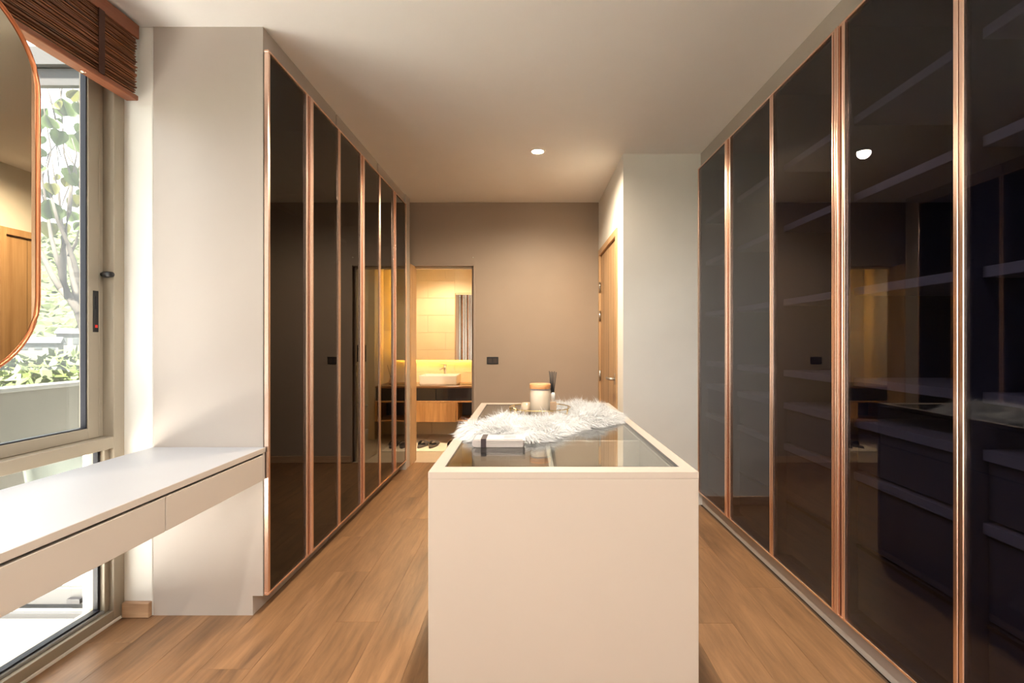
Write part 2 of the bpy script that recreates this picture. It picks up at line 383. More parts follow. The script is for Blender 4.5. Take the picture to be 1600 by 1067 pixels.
# white garden chair beyond the screen
ch = empty('garden_chair', (-2.75, 3.05, -.075), 'white moulded plastic garden chair on the balcony beyond the glazed screen', 'chair')
bm = bmesh.new(); n = 22; rows = []
for j in range(6):
    t = j/5; zz = -.075+.38+.34*t; rw = []
    for i in range(n+1):
        a = math.pi*(-.05+1.1*i/n); rr = .29+.03*t
        top = zz-(.12*t*(1-math.sin(max(0, min(math.pi, a)))))
        rw.append(bm.verts.new((-2.75+rr*math.cos(a), 3.05+rr*math.sin(a)*.95, top)))
    rows.append(rw)
for A, B in zip(rows, rows[1:]):
    for i in range(n): bm.faces.new((A[i], A[i+1], B[i+1], B[i]))
bk = mesh_obj('backrest', bm, 'plastic', ch, smooth=True); sm = bk.modifiers.new('solid', 'SOLIDIFY'); sm.thickness = .018
lathe_obj('seat', [(.05, -.02), (.27, -.02), (.29, 0), (.27, .012), (.05, .004)], (-2.75, 3.02, .325), 'plastic', ch)
for sxx in (-.2, .2):
    for syy in (-.18, .2): tube_obj('leg', [(-2.75+sxx, 3.02+syy, .31), (-2.75+sxx*1.25, 3.02+syy*1.25, -.074)], [.022, .016], 'plastic', ch)

# hillside, forest, houses, near shrubs
bm = bmesh.new(); gx = 44; gy = 30; vv = []
def hill_z(x, y):
    d = -x*.68+y*.73
    base = -6+max(0, d-110)*.0
    rise = 62*max(0, min(1, (d-205)/150))**1.1
    return base+rise+6*noise.noise(Vector((x*.012, y*.012, 0)))*max(0, min(1, (d-40)/150))
for j in range(gy+1):
    r_ = []
    for i in range(gx+1):
        x = -8-i*12; y = -120+j*20; r_.append(bm.verts.new((x, y, hill_z(x, y))))
    vv.append(r_)
for j in range(gy):
    for i in range(gx): bm.faces.new((vv[j][i], vv[j][i+1], vv[j+1][i+1], vv[j+1][i]))
hl = mesh_obj('hillside', bm, 'hill', kind='structure', smooth=True); hl['label'] = 'distant green hillside'
ico = bmesh.new(); bmesh.ops.create_icosphere(ico, subdivisions=2, radius=1)
IV = np.array([v.co for v in ico.verts]); IF = np.array([[v.index for v in f.verts] for f in ico.faces]); ico.free()
def blobs(name, pts, mat, kind=None, parent=None, rough=.3):
    V, F = [], []; off = 0
    for (p, r) in pts:
        d = 1+rough*(np.random.rand(len(IV))-.5)*2
        sc = np.array([r, r, r*.85]); V.append(IV*d[:, None]*sc+np.array(p)); F.append(IF+off); off += len(IV)
    V = np.concatenate(V); F = np.concatenate(F); c = V.mean(0); V = V-c
    me = bpy.data.meshes.new(name); me.from_pydata(V.tolist(), [], F.tolist()); me.materials.append(M[mat])
    o = bpy.data.objects.new(name, me); place(o, Vector(c.tolist()), parent)
    if kind: o['kind'] = kind
    return o
pts = []
for _ in range(3600):
    d = 150+220*random.random()**1.0; t = random.uniform(.72, 1.25)   # t = -x/y
    y = d/ (.68*t+.73); x = -t*y; r = random.uniform(1.6, 3.6)
    if d < 205 and abs(t-.93) < .1 and d > 160: continue
    pts.append(((x, y, hill_z(x, y)+r*.4), r))
fo = blobs('forest', pts, 'forest', 'stuff', rough=.35); tag(fo, 'pale green forest covering the distant hillside', 'forest')
def house(x, y, w, dpt, h, rmat, label, rot):
    z = hill_z(x, y)+3.0
    e = empty('house', (x, y, z), label, 'house')
    box('wall', (x-w/2, x+w/2), (y-dpt/2, y+dpt/2), (z-5, z+h), 'house', e, bev=0)
    bm = bmesh.new(); o_ = .5
    vs_ = [bm.verts.new(p) for p in ((x-w/2-o_, y-dpt/2-o_, z+h), (x+w/2+o_, y-dpt/2-o_, z+h), (x+w/2+o_, y+dpt/2+o_, z+h), (x-w/2-o_, y+dpt/2+o_, z+h), (x-w/2-o_, y, z+h+1.6), (x+w/2+o_, y, z+h+1.6))]
    for f in ((0, 1, 5, 4), (2, 3, 4, 5), (0, 4, 3), (1, 2, 5), (3, 2, 1, 0)): bm.faces.new([vs_[k] for k in f])
    mesh_obj('roof', bm, rmat, e)
    for k in range(4):
        wx = x-w/2+w*(k+.5)/4; wn = box('window', (wx-w*.07, wx+w*.07), (y-dpt/2-.08, y-dpt/2), (z+h*.35, z+h*.75), 'win_dark', e, bev=0)
    e.rotation_euler.z = rot
house(-138, 139, 11, 7, 2.8, 'roof', 'wide white house with a pale roof above the green shrubs', .6)
house(-137, 154, 12, 7, 5.0, 'roof', 'two-storey house with a dark window row behind the white house', .55)
house(-122, 151, 8, 6, 3.2, 'roof_red', 'small house with a reddish roof right of the white houses', .5)
def bush(name, c, rx, rz, n, label):
    e = empty(name, (c[0], c[1], c[2]), label, 'shrub', 'shrubs beyond the parapet')
    V, F = [], []
    for _ in range(n):
        u = np.random.randn(3); u /= np.linalg.norm(u); u[2] = abs(u[2]) if random.random() < .8 else u[2]
        rr = (.75+.3*random.random())*(1+.25*noise.noise(Vector(u*2.3+np.array(c))))
        p = np.array([u[0]*rx*rr, u[1]*rx*rr, u[2]*rz*rr])
        a = np.random.randn(3); a /= np.linalg.norm(a); b = np.cross(a, u+.3*np.random.randn(3)); b /= np.linalg.norm(b)+1e-6
        l = random.uniform(.10, .20); w = l*.45; k = len(V)
        V += [p-a*l, p+b*w, p+a*l, p-b*w]; F.append((k, k+1, k+2, k+3))
    me = bpy.data.meshes.new('foliage'); me.from_pydata([list(v) for v in V], [], F); me.materials.append(M['bush'])
    o = bpy.data.objects.new('foliage', me); place(o, c, e); o['kind'] = 'stuff'
    blobs('inner_canopy', [((c[0], c[1], c[2]), rx*.78)], 'bush', None, e, .15)
    tube_obj('trunk', [(c[0], c[1], c[2]-.2), (c[0]+.1, c[1], -6.2)], [.12, .2], 'bark', e)
bush('leafy_shrub', (-10.5, 11.0, -1.05), 1.55, 1.75, 5200, 'bright green leafy shrub rising behind the parapet by the sash lock')
bush('leafy_shrub', (-14.0, 11.6, -1.3), 1.5, 1.7, 5200, 'yellowish green shrub seen through the window below the round mirror')
bush('leafy_shrub', (-17.6, 11.2, -1.4), 1.6, 1.9, 4800, 'low green shrub at the far left edge behind the parapet')
bush('leafy_shrub', (-13.6, 15.6, -1.0), 1.8, 1.9, 4600, 'rear green shrub standing between the two front shrubs')

# tree with big leaves just outside
TY = 4.95
def tp(px, py, dy=0):
    y = TY+dy; return Vector(((px-826)*y/778, y, 1.21-(py-533)*y/778))
tr = empty('street_tree', tp(150, 700, .1)*1.0, 'bare-branched tree with a few large green leaves outside the window', 'tree')
def branch(name, pp, r0, r1):
    pts = [tp(*p) for p in pp]; k = len(pts)
    tube_obj(name, pts, [(r0+(r1-r0)*i/(k-1))*.8 for i in range(k)], 'bark', tr, 7)
branch('trunk', [(150, 1000, .1), (148, 700, .1), (140, 560, .1), (130, 512, .05), (122, 485, 0), (108, 465, 0), (96, 452, 0)], .062, .038)
branch('branch', [(108, 465, 0), (97, 430, -.1), (98, 400, -.1), (100, 370, -.15), (108, 330, -.2), (112, 280, -.2)], .05, .018)
branch('branch', [(96, 452, 0), (82, 430, .1), (70, 405, .15), (58, 385, .2), (48, 360, .2)], .04, .02)
branch('branch', [(124, 490, 0), (118, 455, .1), (112, 420, .15), (104, 390, .2), (96, 350, .2), (92, 300, .1)], .045, .015)
branch('branch', [(133, 520, .05), (136, 475, -.1), (124, 440, -.15), (116, 410, -.2), (106, 380, -.2), (90, 345, -.3), (78, 300, -.3)], .04, .014)
branch('branch', [(97, 430, -.1), (88, 400, -.1), (80, 370, 0), (74, 330, .1), (66, 280, .1), (60, 220, .1)], .03, .008)
branch('branch', [(108, 400, .1), (118, 380, .1), (128, 340, .1), (126, 300, .1), (132, 250, .1)], .022, .008)
twigs = [[(112, 280), (100, 240), (98, 200), (95, 150), (90, 110)], [(95, 150), (98, 130)], [(78, 300), (74, 260), (80, 235), (72, 190), (64, 140)],
         [(100, 180), (80, 160), (62, 145)], [(98, 230), (110, 250), (128, 270), (134, 285)], [(66, 280), (76, 240), (88, 225), (92, 260)],
         [(112, 280), (120, 240), (112, 215)], [(92, 300), (84, 270), (80, 240)], [(60, 220), (70, 180), (62, 130)], [(110, 130), (124, 160), (134, 178)],
         [(88, 190), (78, 150), (70, 125)], [(126, 300), (118, 265), (104, 225)], [(90, 345), (100, 310), (110, 285), (124, 262)], [(72, 190), (84, 210), (96, 245)],
         [(74, 330), (64, 300), (58, 260)], [(128, 340), (134, 300), (130, 270)]]
for i, t in enumerate(twigs): branch('twig', [(a, b, .25*math.sin(i*1.7)) for a, b in t], .010, .005)
bm = bmesh.new()
prof = [(0, 0), (.28, -.08), (.48, .12), (.52, .38), (.40, .66), (.18, .90), (0, 1.05), (-.18, .90), (-.40, .66), (-.52, .38), (-.48, .12), (-.28, -.08)]
outer = [bm.verts.new((x, y-.1, .10*abs(x)-.05*y*y)) for x, y in prof]; mid = [bm.verts.new((0, yy-.1, -.05*yy*yy)) for yy in (.25, .55, .8)]
Lc = [outer[0], mid[0], mid[1], mid[2], outer[6]]
for side in (outer[1:6], outer[:6:-1]):
    s_ = side
    bm.faces.new((outer[0], s_[0], s_[1], mid[0])); bm.faces.new((mid[0], s_[1], s_[2])); bm.faces.new((mid[0], s_[2], mid[1]))
    bm.faces.new((mid[1], s_[2], s_[3], mid[2])); bm.faces.new((mid[2], s_[3], s_[4], outer[6]))
lme = bpy.data.meshes.new('leaf'); bm.to_mesh(lme); bm.free(); lme.materials.append(M['leaf_green'])
lme2 = lme.copy(); lme2.materials.clear(); lme2.materials.append(M['leaf_yellow'])
for me in (lme, lme2): me.polygons.foreach_set('use_smooth', [True]*len(me.polygons))
LV = [(105, 180, 30, 0), (117, 214, 34, 0), (83, 200, 26, 0), (70, 196, 24, 0), (66, 183, 16, 0), (93, 208, 22, 0), (127, 198, 18, 0), (111, 155, 18, 1), (124, 165, 20, 0), (128, 158, 16, 1), (89, 163, 16, 1), (88, 188, 14, 0),
      (66, 245, 16, 0), (80, 290, 18, 1), (88, 282, 14, 1), (106, 265, 22, 0), (110, 275, 18, 0), (104, 282, 14, 1), (112, 310, 20, 1), (122, 318, 18, 0), (127, 300, 14, 0), (82, 340, 28, 0), (76, 352, 24, 1), (116, 345, 20, 0), (66, 320, 16, 0), (72, 298, 16, 0),
      (96, 330, 14, 0), (130, 262, 12, 1), (100, 352, 16, 1), (132, 330, 14, 0), (64, 215, 14, 0), (134, 222, 14, 0), (68, 262, 12, 0), (120, 285, 12, 0), (78, 318, 14, 1), (126, 352, 14, 0), (86, 360, 16, 0), (132, 185, 12, 1)]
for i, (px, py, sz, k) in enumerate(LV):
    w = tp(px, py-2, .3*math.sin(i*2.3)); o = bpy.data.objects.new('leaf', lme2 if k else lme); place(o, w, tr)
    s_ = sz*TY/778; o.scale = (s_, s_, s_)
    o.rotation_euler = (math.radians(random.uniform(55, 120)), random.uniform(-.7, .7)+math.pi*(random.random() < .6), math.radians(random.uniform(0, 70)))

# ------------------------------------------------------------------ wardrobes
def door(parent, side, plane, y0, y1, z0, z1, handle_at, gl):
    """side=+1: front faces +x (left wardrobe); -1: front faces -x. handle_at: 'lo' or 'hi' end in y"""
    def X(a, b):  # depth measured behind the front plane
        return tuple(sorted((plane-side*a, plane-side*b)))
    d = empty('door', (plane, (y0+y1)/2, z0)); d.parent = parent; d.location = Vector((plane, (y0+y1)/2, z0))-ORIG[parent.name]
    a, b = y0+.002, y1-.002
    wl = .040 if handle_at == 'lo' else .016; wh = .040 if handle_at == 'hi' else .016
    box('glass_panel', X(.006, .011), (a+.010, b-.010), (z0+.008, z1-.008), gl, d, bev=0)
    box('frame_rail', X(.0, .021), (a, b), (z1-.010, z1), 'copper', d, bev=.0012)
    box('frame_rail', X(.0, .021), (a, b), (z0, z0+.010), 'copper', d, bev=.0012)
    for end, w in (('lo', wl), ('hi', wh)):
        if w < .03:
            yy = (a, a+w) if end == 'lo' else (b-w, b)
            box('frame_stile', X(.0, .021), yy, (z0+.010, z1-.010), 'copper', d, bev=.002)
        else:
            s0 = a if end == 'lo' else b; sg = 1 if end == 'lo' else -1
            def Y(p, q): return tuple(sorted((s0+sg*p, s0+sg*q)))
            h = box('handle_profile', X(.008, .021), Y(0, .040), (z0+.010, z1-.010), 'copper', d, bev=.001)
            box('handle_lip', X(-.012, .008), Y(.0, .010), (z0+.010, z1-.010), 'copper', h, bev=.003, seg=2)
            box('handle_lip', X(-.004, .008), Y(.029, .040), (z0+.010, z1-.010), 'copper', h, bev=.003, seg=2)
            box('handle_rib', X(.0, .008), Y(.016, .022), (z0+.010, z1-.010), 'copper', h, bev=.002)
    return d
# left run: three two-door units
P = .415; L0 = 2.2
lab = ['dark brown glass wardrobe unit with beige side panel beside the desk', 'middle unit of the dark brown glass wardrobe run on the left', 'dark brown glass wardrobe unit nearest the bathroom doorway']
for k in range(3):
    y0 = L0+2*P*k; y1 = y0+2*P; xb = -1.658
    u = empty('wardrobe', (-1.4, (y0+y1)/2, 0), lab[k], 'wardrobe', 'left wardrobe run')
    xf = LW-.024
    if k == 0:
        bm = bmesh.new()
        prof = [(xb, 0), (xf-.045, 0), (xf-.045, .086), (xf, .086), (xf, H), (xb, H)]
        for yy in (y0, y0+.018): pass
        A = [bm.verts.new((p[0], y0, p[1])) for p in prof]; B = [bm.verts.new((p[0], y0+.02, p[1])) for p in prof]
        bm.faces.new(A); bm.faces.new(B)
        for i in range(6): bm.faces.new((A[i], A[(i+1) % 6], B[(i+1) % 6], B[i]))
        mesh_obj('end_panel', bm, 'beige', u); ys = y0+.02
    else:
        box('side_panel', (xb, xf), (y0, y0+.018), (.09, 2.50), 'inner_left', u); ys = y0+.018
    box('side_panel', (xb, xf), (y1-.018, y1), (.09, 2.50), 'inner_left', u)
    box('back_panel', (xb, xb+.01), (ys, y1-.018), (.09, 2.50), 'inner_left', u, bev=0)
    box('bottom_panel', (xb+.01, xf), (ys, y1-.018), (.09, .108), 'inner_left', u)
    box('top_panel', (xb+.01, xf), (ys, y1-.018), (2.482, 2.50), 'inner_left', u)
    box('shelf', (xb+.01, xf-.05), (ys, y1-.018), (2.1, 2.12), 'inner_left', u)
    tube_obj('hanging_rail', [(-1.42, ys, 1.98), (-1.42, y1-.018, 1.98)], .013, 'steel', u)
    box('plinth', (xf-.065, xf-.045), (ys, y1), (0, .088), 'beige', u, bev=0)
    box('filler', (xf-.02, xf), (ys, y1), (2.50, H), 'beige', u, bev=0)
    door(u, 1, LW, y0, y0+P, .088, 2.502, 'hi', 'glass_left')
    door(u, 1, LW, y0+P, y1, .088, 2.502, 'lo', 'glass_left')
# right run: four two-door units
R1 = PIER-.004; PR = .559
lab = ['smoked glass wardrobe unit standing against the white wall', 'smoked glass wardrobe unit reflecting the ceiling downlight', 'smoked glass wardrobe unit cut by the right edge of the picture']
SH = [2.11, 1.80, 1.425, 1.065]
for k in range(3):
    y1 = R1-2*PR*k; y0 = y1-2*PR; xf = RW+.024; xb = 1.858
    u = empty('wardrobe', (1.55, (y0+y1)/2, 0), lab[k], 'wardrobe', 'right wardrobe run')
    ym = (y0+y1)/2
    for yy in ((y0, y0+.018), (y1-.018, y1), (ym-.009, ym+.009)): box('side_panel', (xf, xb), yy, (.10, 2.49), 'inner', u)
    box('back_panel', (xb-.01, xb), (y0+.018, y1-.018), (.10, 2.49), 'inner', u, bev=0)
    for a, b in ((y0+.018, ym-.009), (ym+.009, y1-.018)):
        box('bottom_panel', (xf, xb-.01), (a, b), (.10, .118), 'inner', u)
        box('top_panel', (xf, xb-.01), (a, b), (2.472, 2.49), 'inner', u)
        for z in SH+[.90, .69]: box('shelf', (xf+.03, xb-.01), (a+.001, b-.001), (z-.032, z), 'shelf', u)
        for z0_, z1_ in ((.70, .87), (.41, .66), (.14, .40)):
            dr = box('drawer', (xf+.045, xf+.065), (a+.004, b-.004), (z0_, z1_), 'inner', u)
            if z0_ < .7: box('drawer_edge', (xf+.04, xf+.046), (a+.004, b-.004), (z1_-.012, z1_), 'gap', dr, bev=0)
    box('plinth', (xf+.012, xf+.03), (y0, y1), (0, .10), 'beige', u, bev=0)
    box('filler', (xf, xf+.02), (y0, y1), (2.49, H), 'beige', u, bev=0)
    door(u, -1, RW, y0, ym, .10, 2.486, 'hi', 'glass_right')
    door(u, -1, RW, ym, y1, .10, 2.486, 'lo', 'glass_right')

# ------------------------------------------------------------------ floating desk
dk = empty('floating_desk', (-1.47, 1.5, .6), 'long beige floating desk with flush drawers in front of the window', 'desk')
xd0, xd1 = -1.66, -1.162; yd0, yd1 = .38, 2.197
box('desk_top', (xd0, xd1), (yd0, yd1), (.722, .744), 'desk_top', dk, bev=.0012)
box('edge_band', (xd1, xd1+.002), (yd0, yd1), (.7225, .7435), 'desk', dk, bev=0)
box('carcass', (xd0+.01, xd1-.022), (yd0+.01, yd1), (.605, .722), 'desk', dk, bev=0)
box('shadow_gap', (xd1-.0225, xd1-.02), (yd0+.01, yd1), (.712, .722), 'gap', dk, bev=0)
for a, b in ((1.596, 2.178), (.991, 1.592), (.385, .987)):
    box('drawer_front', (xd1-.02, xd1), (a, b), (.602, .7125), 'desk', dk, bev=.001)
box('end_stile', (xd1-.02, xd1-.001), (2.181, yd1), (.602, .7215), 'desk', dk, bev=.001)

# ------------------------------------------------------------------ pill mirror
mr = MIRROR = empty('wall_mirror', (-1.66, 1.42, 1.70), 'pill-shaped mirror in a copper frame hanging before the window', 'mirror')
def pill(r, hs, n=28):
    p = []
    for i in range(n+1): a = math.pi*i/n; p.append((1.42+r*math.cos(a), 1.7025+hs+r*math.sin(a)))
    for i in range(n+1): a = math.pi+math.pi*i/n; p.append((1.42+r*math.cos(a), 1.7025-hs+r*math.sin(a)))
    return p
hs = .3425
bm = bmesh.new(); pp = pill(.262, hs)
A = [bm.verts.new((-1.655, y, z)) for y, z in pp]; B = [bm.verts.new((-1.661, y, z)) for y, z in pp]
bm.faces.new(A); bm.faces.new(B)
for i in range(len(A)): bm.faces.new((A[i], A[(i+1) % len(A)], B[(i+1) % len(B)], B[i]))
mesh_obj('mirror_glass', bm, 'mirror', mr)
bm = bmesh.new(); pp = pill(.264, hs-.0)
A = [bm.verts.new((-1.662, y, z)) for y, z in pp]; B = [bm.verts.new((-1.674, y, z)) for y, z in pp]
bm.faces.new(A); bm.faces.new(B)
for i in range(len(A)): bm.faces.new((A[i], A[(i+1) % len(A)], B[(i+1) % len(B)], B[i]))
mesh_obj('backing', bm, 'gap', mr)
fr = tube_obj('frame', [(-1.655, y, z) for y, z in pill(.264, hs)], .0072, 'copper_frame', mr, 10, True)
tube_obj('outer_bead', [(-1.664, y, z) for y, z in pill(.268, hs)], .0095, 'copper_frame', fr, 10, True)
tube_obj('hanging_rod', [(-1.668, 1.42, 2.30), (-1.668, 1.42, H)], .007, 'copper_frame', mr)
lathe_obj('ceiling_rose', [(.001, -.02), (.03, -.02), (.034, 0), (.001, 0)], (-1.668, 1.42, H), 'copper_frame', mr)

MIRROR.rotation_euler.z = .0158
# ------------------------------------------------------------------ wooden blind
bl = empty('wooden_blind', (-1.725, .4, H), 'reddish brown wooden slat blind pulled up at the window head', 'blind')
by0, by1 = -1.3, 2.175
box('headrail', (-1.757, -1.712), (by0, by1-.012), (2.535, 2.585), 'blind_rail', bl, bev=.002)
box('valance', (-1.712, -1.70), (by0, by1), (2.528, 2.588), 'blind_rail', bl, bev=.002)
z = 2.524; i = 0
while z > 2.285:
    t = .0042; dx = random.uniform(-.006, .004); ye = by1-.004-random.uniform(0, .014)
    s_ = box('slat', (-1.752+dx*.3, -1.702+dx), (by0, ye), (z-t, z), 'blind', bl, bev=0)
    s_.rotation_euler.y = random.uniform(-.05, .05)
    z -= t+random.uniform(.0028, .0048); i += 1
box('bottom_rail', (-1.752, -1.70), (by0, by1-.004), (2.258, 2.28), 'blind_rail', bl, bev=.003)
for yy in (1.98, 1.1, .2, -.7):
    boxes('ladder_tape', [((-1.6985, -1.6965), (yy-.014, yy+.014), (2.275, 2.53))], 'tape', bl)
    lathe_obj('cord_knob', [(.001, -.008), (.008, -.007), (.011, 0), (.001, .001)], (-1.726, yy-.05, 2.258), 'copper', bl, 12)

# ------------------------------------------------------------------ island
IX0, IX1, IY0, IY1, IZ = -.277, .469, 1.372, 2.917, .85
il = empty('display_island', (.096, 2.14, 0), 'beige lacquered island with a glass display top', 'island')
box('front_panel', (IX0, IX1), (IY0, IY0+.02), (0, IZ-.018), 'island', il)
box('rear_panel', (IX0, IX1), (IY1-.02, IY1), (0, IZ-.018), 'island', il)
box('side_panel', (IX0, IX0+.02), (IY0+.02, IY1-.02), (0, IZ-.018), 'island', il)
box('side_panel', (IX1-.04, IX1-.022), (IY0+.02, IY1-.02), (0, IZ-.018), 'gap', il)
for j in range(3):
    ya = IY0+.022+j*.5005; yb = ya+.498
    for za, zb in ((.62, IZ-.022), (.36, .612), (.085, .352)):
        box('drawer_front', (IX1-.021, IX1), (ya, yb), (za, zb), 'island', il)
box('plinth', (IX1-.022, IX1-.015), (IY0+.02, IY1-.02), (0, .08), 'island', il, bev=0)
bw = .036
tf = boxes('top_frame', [((IX0, IX1), (IY0, IY0+.058), (IZ-.0175, IZ)), ((IX0, IX1), (IY1-.058, IY1), (IZ-.0175, IZ)),
                    ((IX0, IX0+bw), (IY0+.058, IY1-.058), (IZ-.0175, IZ)), ((IX1-bw, IX1), (IY0+.058, IY1-.058), (IZ-.0175, IZ))], 'island', il)
gx0, gx1, gy0, gy1 = IX0+bw, IX1-bw, IY0+.058, IY1-.058
boxes('seal', [((gx0, gx1), (gy0, gy0+.003), (IZ-.008, IZ-.0002)), ((gx0, gx1), (gy1-.003, gy1), (IZ-.008, IZ-.0002)),
               ((gx0, gx0+.003), (gy0, gy1), (IZ-.008, IZ-.0002)), ((gx1-.003, gx1), (gy0, gy1), (IZ-.008, IZ-.0002))], 'rubber', il)
box('glass_top', (gx0+.003, gx1-.003), (gy0+.003, gy1-.003), (IZ-.008, IZ), 'top_glass', il, bev=0)
box('lining', (IX1-.044, IX1-.040), (IY0+.02, IY1-.02), (IZ-.12, IZ-.018), 'island', il, bev=0)
box('display_base', (IX0+.02, IX1-.04), (IY0+.02, IY1-.02), (IZ-.135, IZ-.12), 'inner_left', il, bev=0)
box('divider', (.062, .078), (IY0+.02, IY1-.02), (IZ-.12, IZ-.022), 'island', il)
for yy in (1.92, 2.42):
    box('divider', (IX0+.02, .062), (yy-.008, yy+.008), (IZ-.12, IZ-.022), 'island', il)
    box('divider', (.078, IX1-.04), (yy-.008, yy+.008), (IZ-.12, IZ-.022), 'island', il)

# ------------------------------------------------------------------ fur throw
poly = np.array([(-.265, 1.95), (-.25, 1.86), (-.19, 1.80), (-.07, 1.775), (.03, 1.785), (.10, 1.85), (.135, 1.94), (.20, 2.03), (.30, 2.12), (.385, 2.20), (.425, 2.32), (.44, 2.47), (.41, 2.58),
                 (.32, 2.63), (.20, 2.64), (.12, 2.60), (.05, 2.50), (-.02, 2.44), (-.09, 2.36), (-.135, 2.25), (-.20, 2.12), (-.25, 2.03)])
def edge_dist(p):
    a = poly; b = np.roll(poly, -1, 0); ab = b-a; t = np.clip(((p-a)*ab).sum(1)/(ab**2).sum(1), 0, 1)
    q = a+ab*t[:, None]; d = np.sqrt(((p-q)**2).sum(1)); i = d.argmin()
    inside = False; j = len(a)-1
    for k in range(len(a)):
        if (a[k][1] > p[1]) != (a[j][1] > p[1]) and p[0] < (a[j][0]-a[k][0])*(p[1]-a[k][1])/(a[j][1]-a[k][1])+a[k][0]: inside = not inside
        j = k
    out = (q[i]-p)/(d[i]+1e-6)
    return (d[i] if inside else -d[i]), out if inside else -out
TC = np.array((.051, 2.25)); TR = .125
def fur_h(p, d):
    h = .036*min(1, max(0, d)/.05)**.6
    h *= .8+.55*noise.noise(Vector((p[0]*9, p[1]*9, 3)))
    # crease between the two folds on the right
    h *= 1-.55*math.exp(-((p[1]-2.36-.25*(p[0]-.3))/.03)**2)*(1 if p[0] > .17 else 0)
    rt = np.linalg.norm(p-TC)
    if rt < TR+.012: h = min(h, .016)
    elif p[1] < TC[1]-.06 and rt < TR+.07: h = max(h, .034)
    return max(.002, h)
ft = empty('fur_throw', (.08, 2.2, IZ), 'fluffy white fur throw draped across the island glass', 'throw')
bm = bmesh.new(); st = .014; grid = {}
xs = np.arange(-.27, .46, st); ysv = np.arange(1.77, 2.66, st)
for i, x in enumerate(xs):
    for j, y in enumerate(ysv):
        d, o_ = edge_dist(np.array((x, y)))
        if d > -.004: grid[i, j] = bm.verts.new((x, y, IZ+.001+fur_h(np.array((x, y)), d)))
for (i, j), v in list(grid.items()):
    q = [grid.get(k) for k in ((i, j), (i+1, j), (i+1, j+1), (i, j+1))]
    if all(q): bm.faces.new(q)
mesh_obj('hide', bm, 'fur', ft, smooth=True)
V, F = [], []; cnt = 0
while cnt < 30000:
    p = np.array((random.uniform(-.27, .45), random.uniform(1.77, 2.65)))
    d, out = edge_dist(p)
    if d < -.002 or np.linalg.norm(p-TC) < TR: continue
    cnt += 1
    h = fur_h(p, d); root = np.array((p[0], p[1], IZ+.0+h))
    c1 = noise.noise_vector(Vector((p[0]*13, p[1]*13, 5))); c2 = noise.noise_vector(Vector((p[0]*50, p[1]*50, 9)))
    e = max(0, 1-d/.07)
    dr = np.array((out[0]*e*1.1+c1.x*1.2+c2.x*.35+random.gauss(0, .14)-.15, out[1]*e*1.1+c1.y*1.2+c2.y*.35+random.gauss(0, .14)-.25, .55-.25*e+c1.z*.4+random.gauss(0, .1)))
    dr /= np.linalg.norm(dr); ln = random.uniform(.026, .056)*(1 if random.random() < .93 else 1.35)
    if np.linalg.norm(p-TC) < TR+.04: ln *= .55
    sd = np.cross(dr, np.random.randn(3)); sd /= np.linalg.norm(sd); w = random.uniform(.0007, .0013)
    k = len(V); pos = root.copy(); dd = dr.copy(); curl = np.array((c2.x, c2.y, -.9))*.35
    for s_ in range(4):
        if pos[2] < IZ+.001: pos[2] = IZ+.001
        ww = w*(1-s_/3.2)
        if s_ < 3: V += [pos-sd*ww, pos+sd*ww]
        else: V.append(pos.copy())
        dd = dd+curl; dd /= np.linalg.norm(dd); pos = pos+dd*ln/3
    F += [(k, k+1, k+3, k+2), (k+2, k+3, k+5, k+4), (k+4, k+5, k+6)]
me = bpy.data.meshes.new('pile'); c = Vector((.08, 2.2, IZ)); me.from_pydata([tuple(v-np.array(c)) for v in V], [], F); me.materials.append(M['fur'])
o = bpy.data.objects.new('pile', me); place(o, c, ft); o['kind'] = 'stuff'

# ------------------------------------------------------------------ tray and what stands on it
tz = .876
ty_ = empty('round_tray', (.051, 2.25, tz), 'round gold-rimmed tray lying on the white fur throw', 'tray')
lathe_obj('base', [(.001, -.006), (.128, -.006), (.130, -.003), (.130, 0), (.001, 0)], (.051, 2.25, tz), 'bath_mirror', ty_, 40)
def ring(rr, z, n=48): return [(.051+rr*math.cos(2*math.pi*i/n), 2.25+rr*math.sin(2*math.pi*i/n), z) for i in range(n)]
tube_obj('upper_rim', ring(.136, .914), .0022, 'gold', ty_, 8, True)
tube_obj('lower_rim', ring(.132, tz), .003, 'gold', ty_, 8, True)
for k in range(8):
    a = 2*math.pi*(k+.35)/8; tube_obj('post', [(.051+.133*math.cos(a), 2.25+.133*math.sin(a), tz), (.051+.136*math.cos(a), 2.25+.136*math.sin(a), .914)], .0022, 'gold', ty_, 6)
hx = .051-.137
tube_obj('handle', [(hx+.012, 2.19, tz+.004), (hx+.004, 2.185, .918), (hx+.03, 2.165, .918), (hx+.036, 2.168, tz+.004)], .003, 'gold', ty_, 6)
jar = empty('candle_jar', (.051, 2.215, tz), 'large beige glass candle jar with a wooden lid on the tray', 'candle')
lathe_obj('jar_body', [(.001, 0), (.042, 0), (.0445, .003), (.0445, .116), (.042, .119), (.001, .119)], (.051, 2.215, tz+.001), 'candle', jar, 40)
lathe_obj('seal_ring', [(.001, .119), (.0435, .119), (.0435, .124), (.001, .124)], (.051, 2.215, tz+.001), 'print', jar, 40)
lathe_obj('lid', [(.001, .124), (.0455, .124), (.047, .126), (.047, .143), (.045, .146), (.001, .146)], (.051, 2.215, tz+.001), 'lid', jar, 40)
vt = empty('votive_candle', (-.010, 2.285, tz), 'small beige votive candle left of the large jar', 'candle')
lathe_obj('glass_cup', [(.001, 0), (.022, 0), (.024, .003), (.0245, .052), (.0215, .052), (.021, .044), (.001, .044)], (-.010, 2.285, tz+.001), 'votive', vt)
lathe_obj('wax', [(.001, .044), (.0208, .044), (.0208, .046), (.001, .046)], (-.010, 2.285, tz+.001), 'candle', vt)
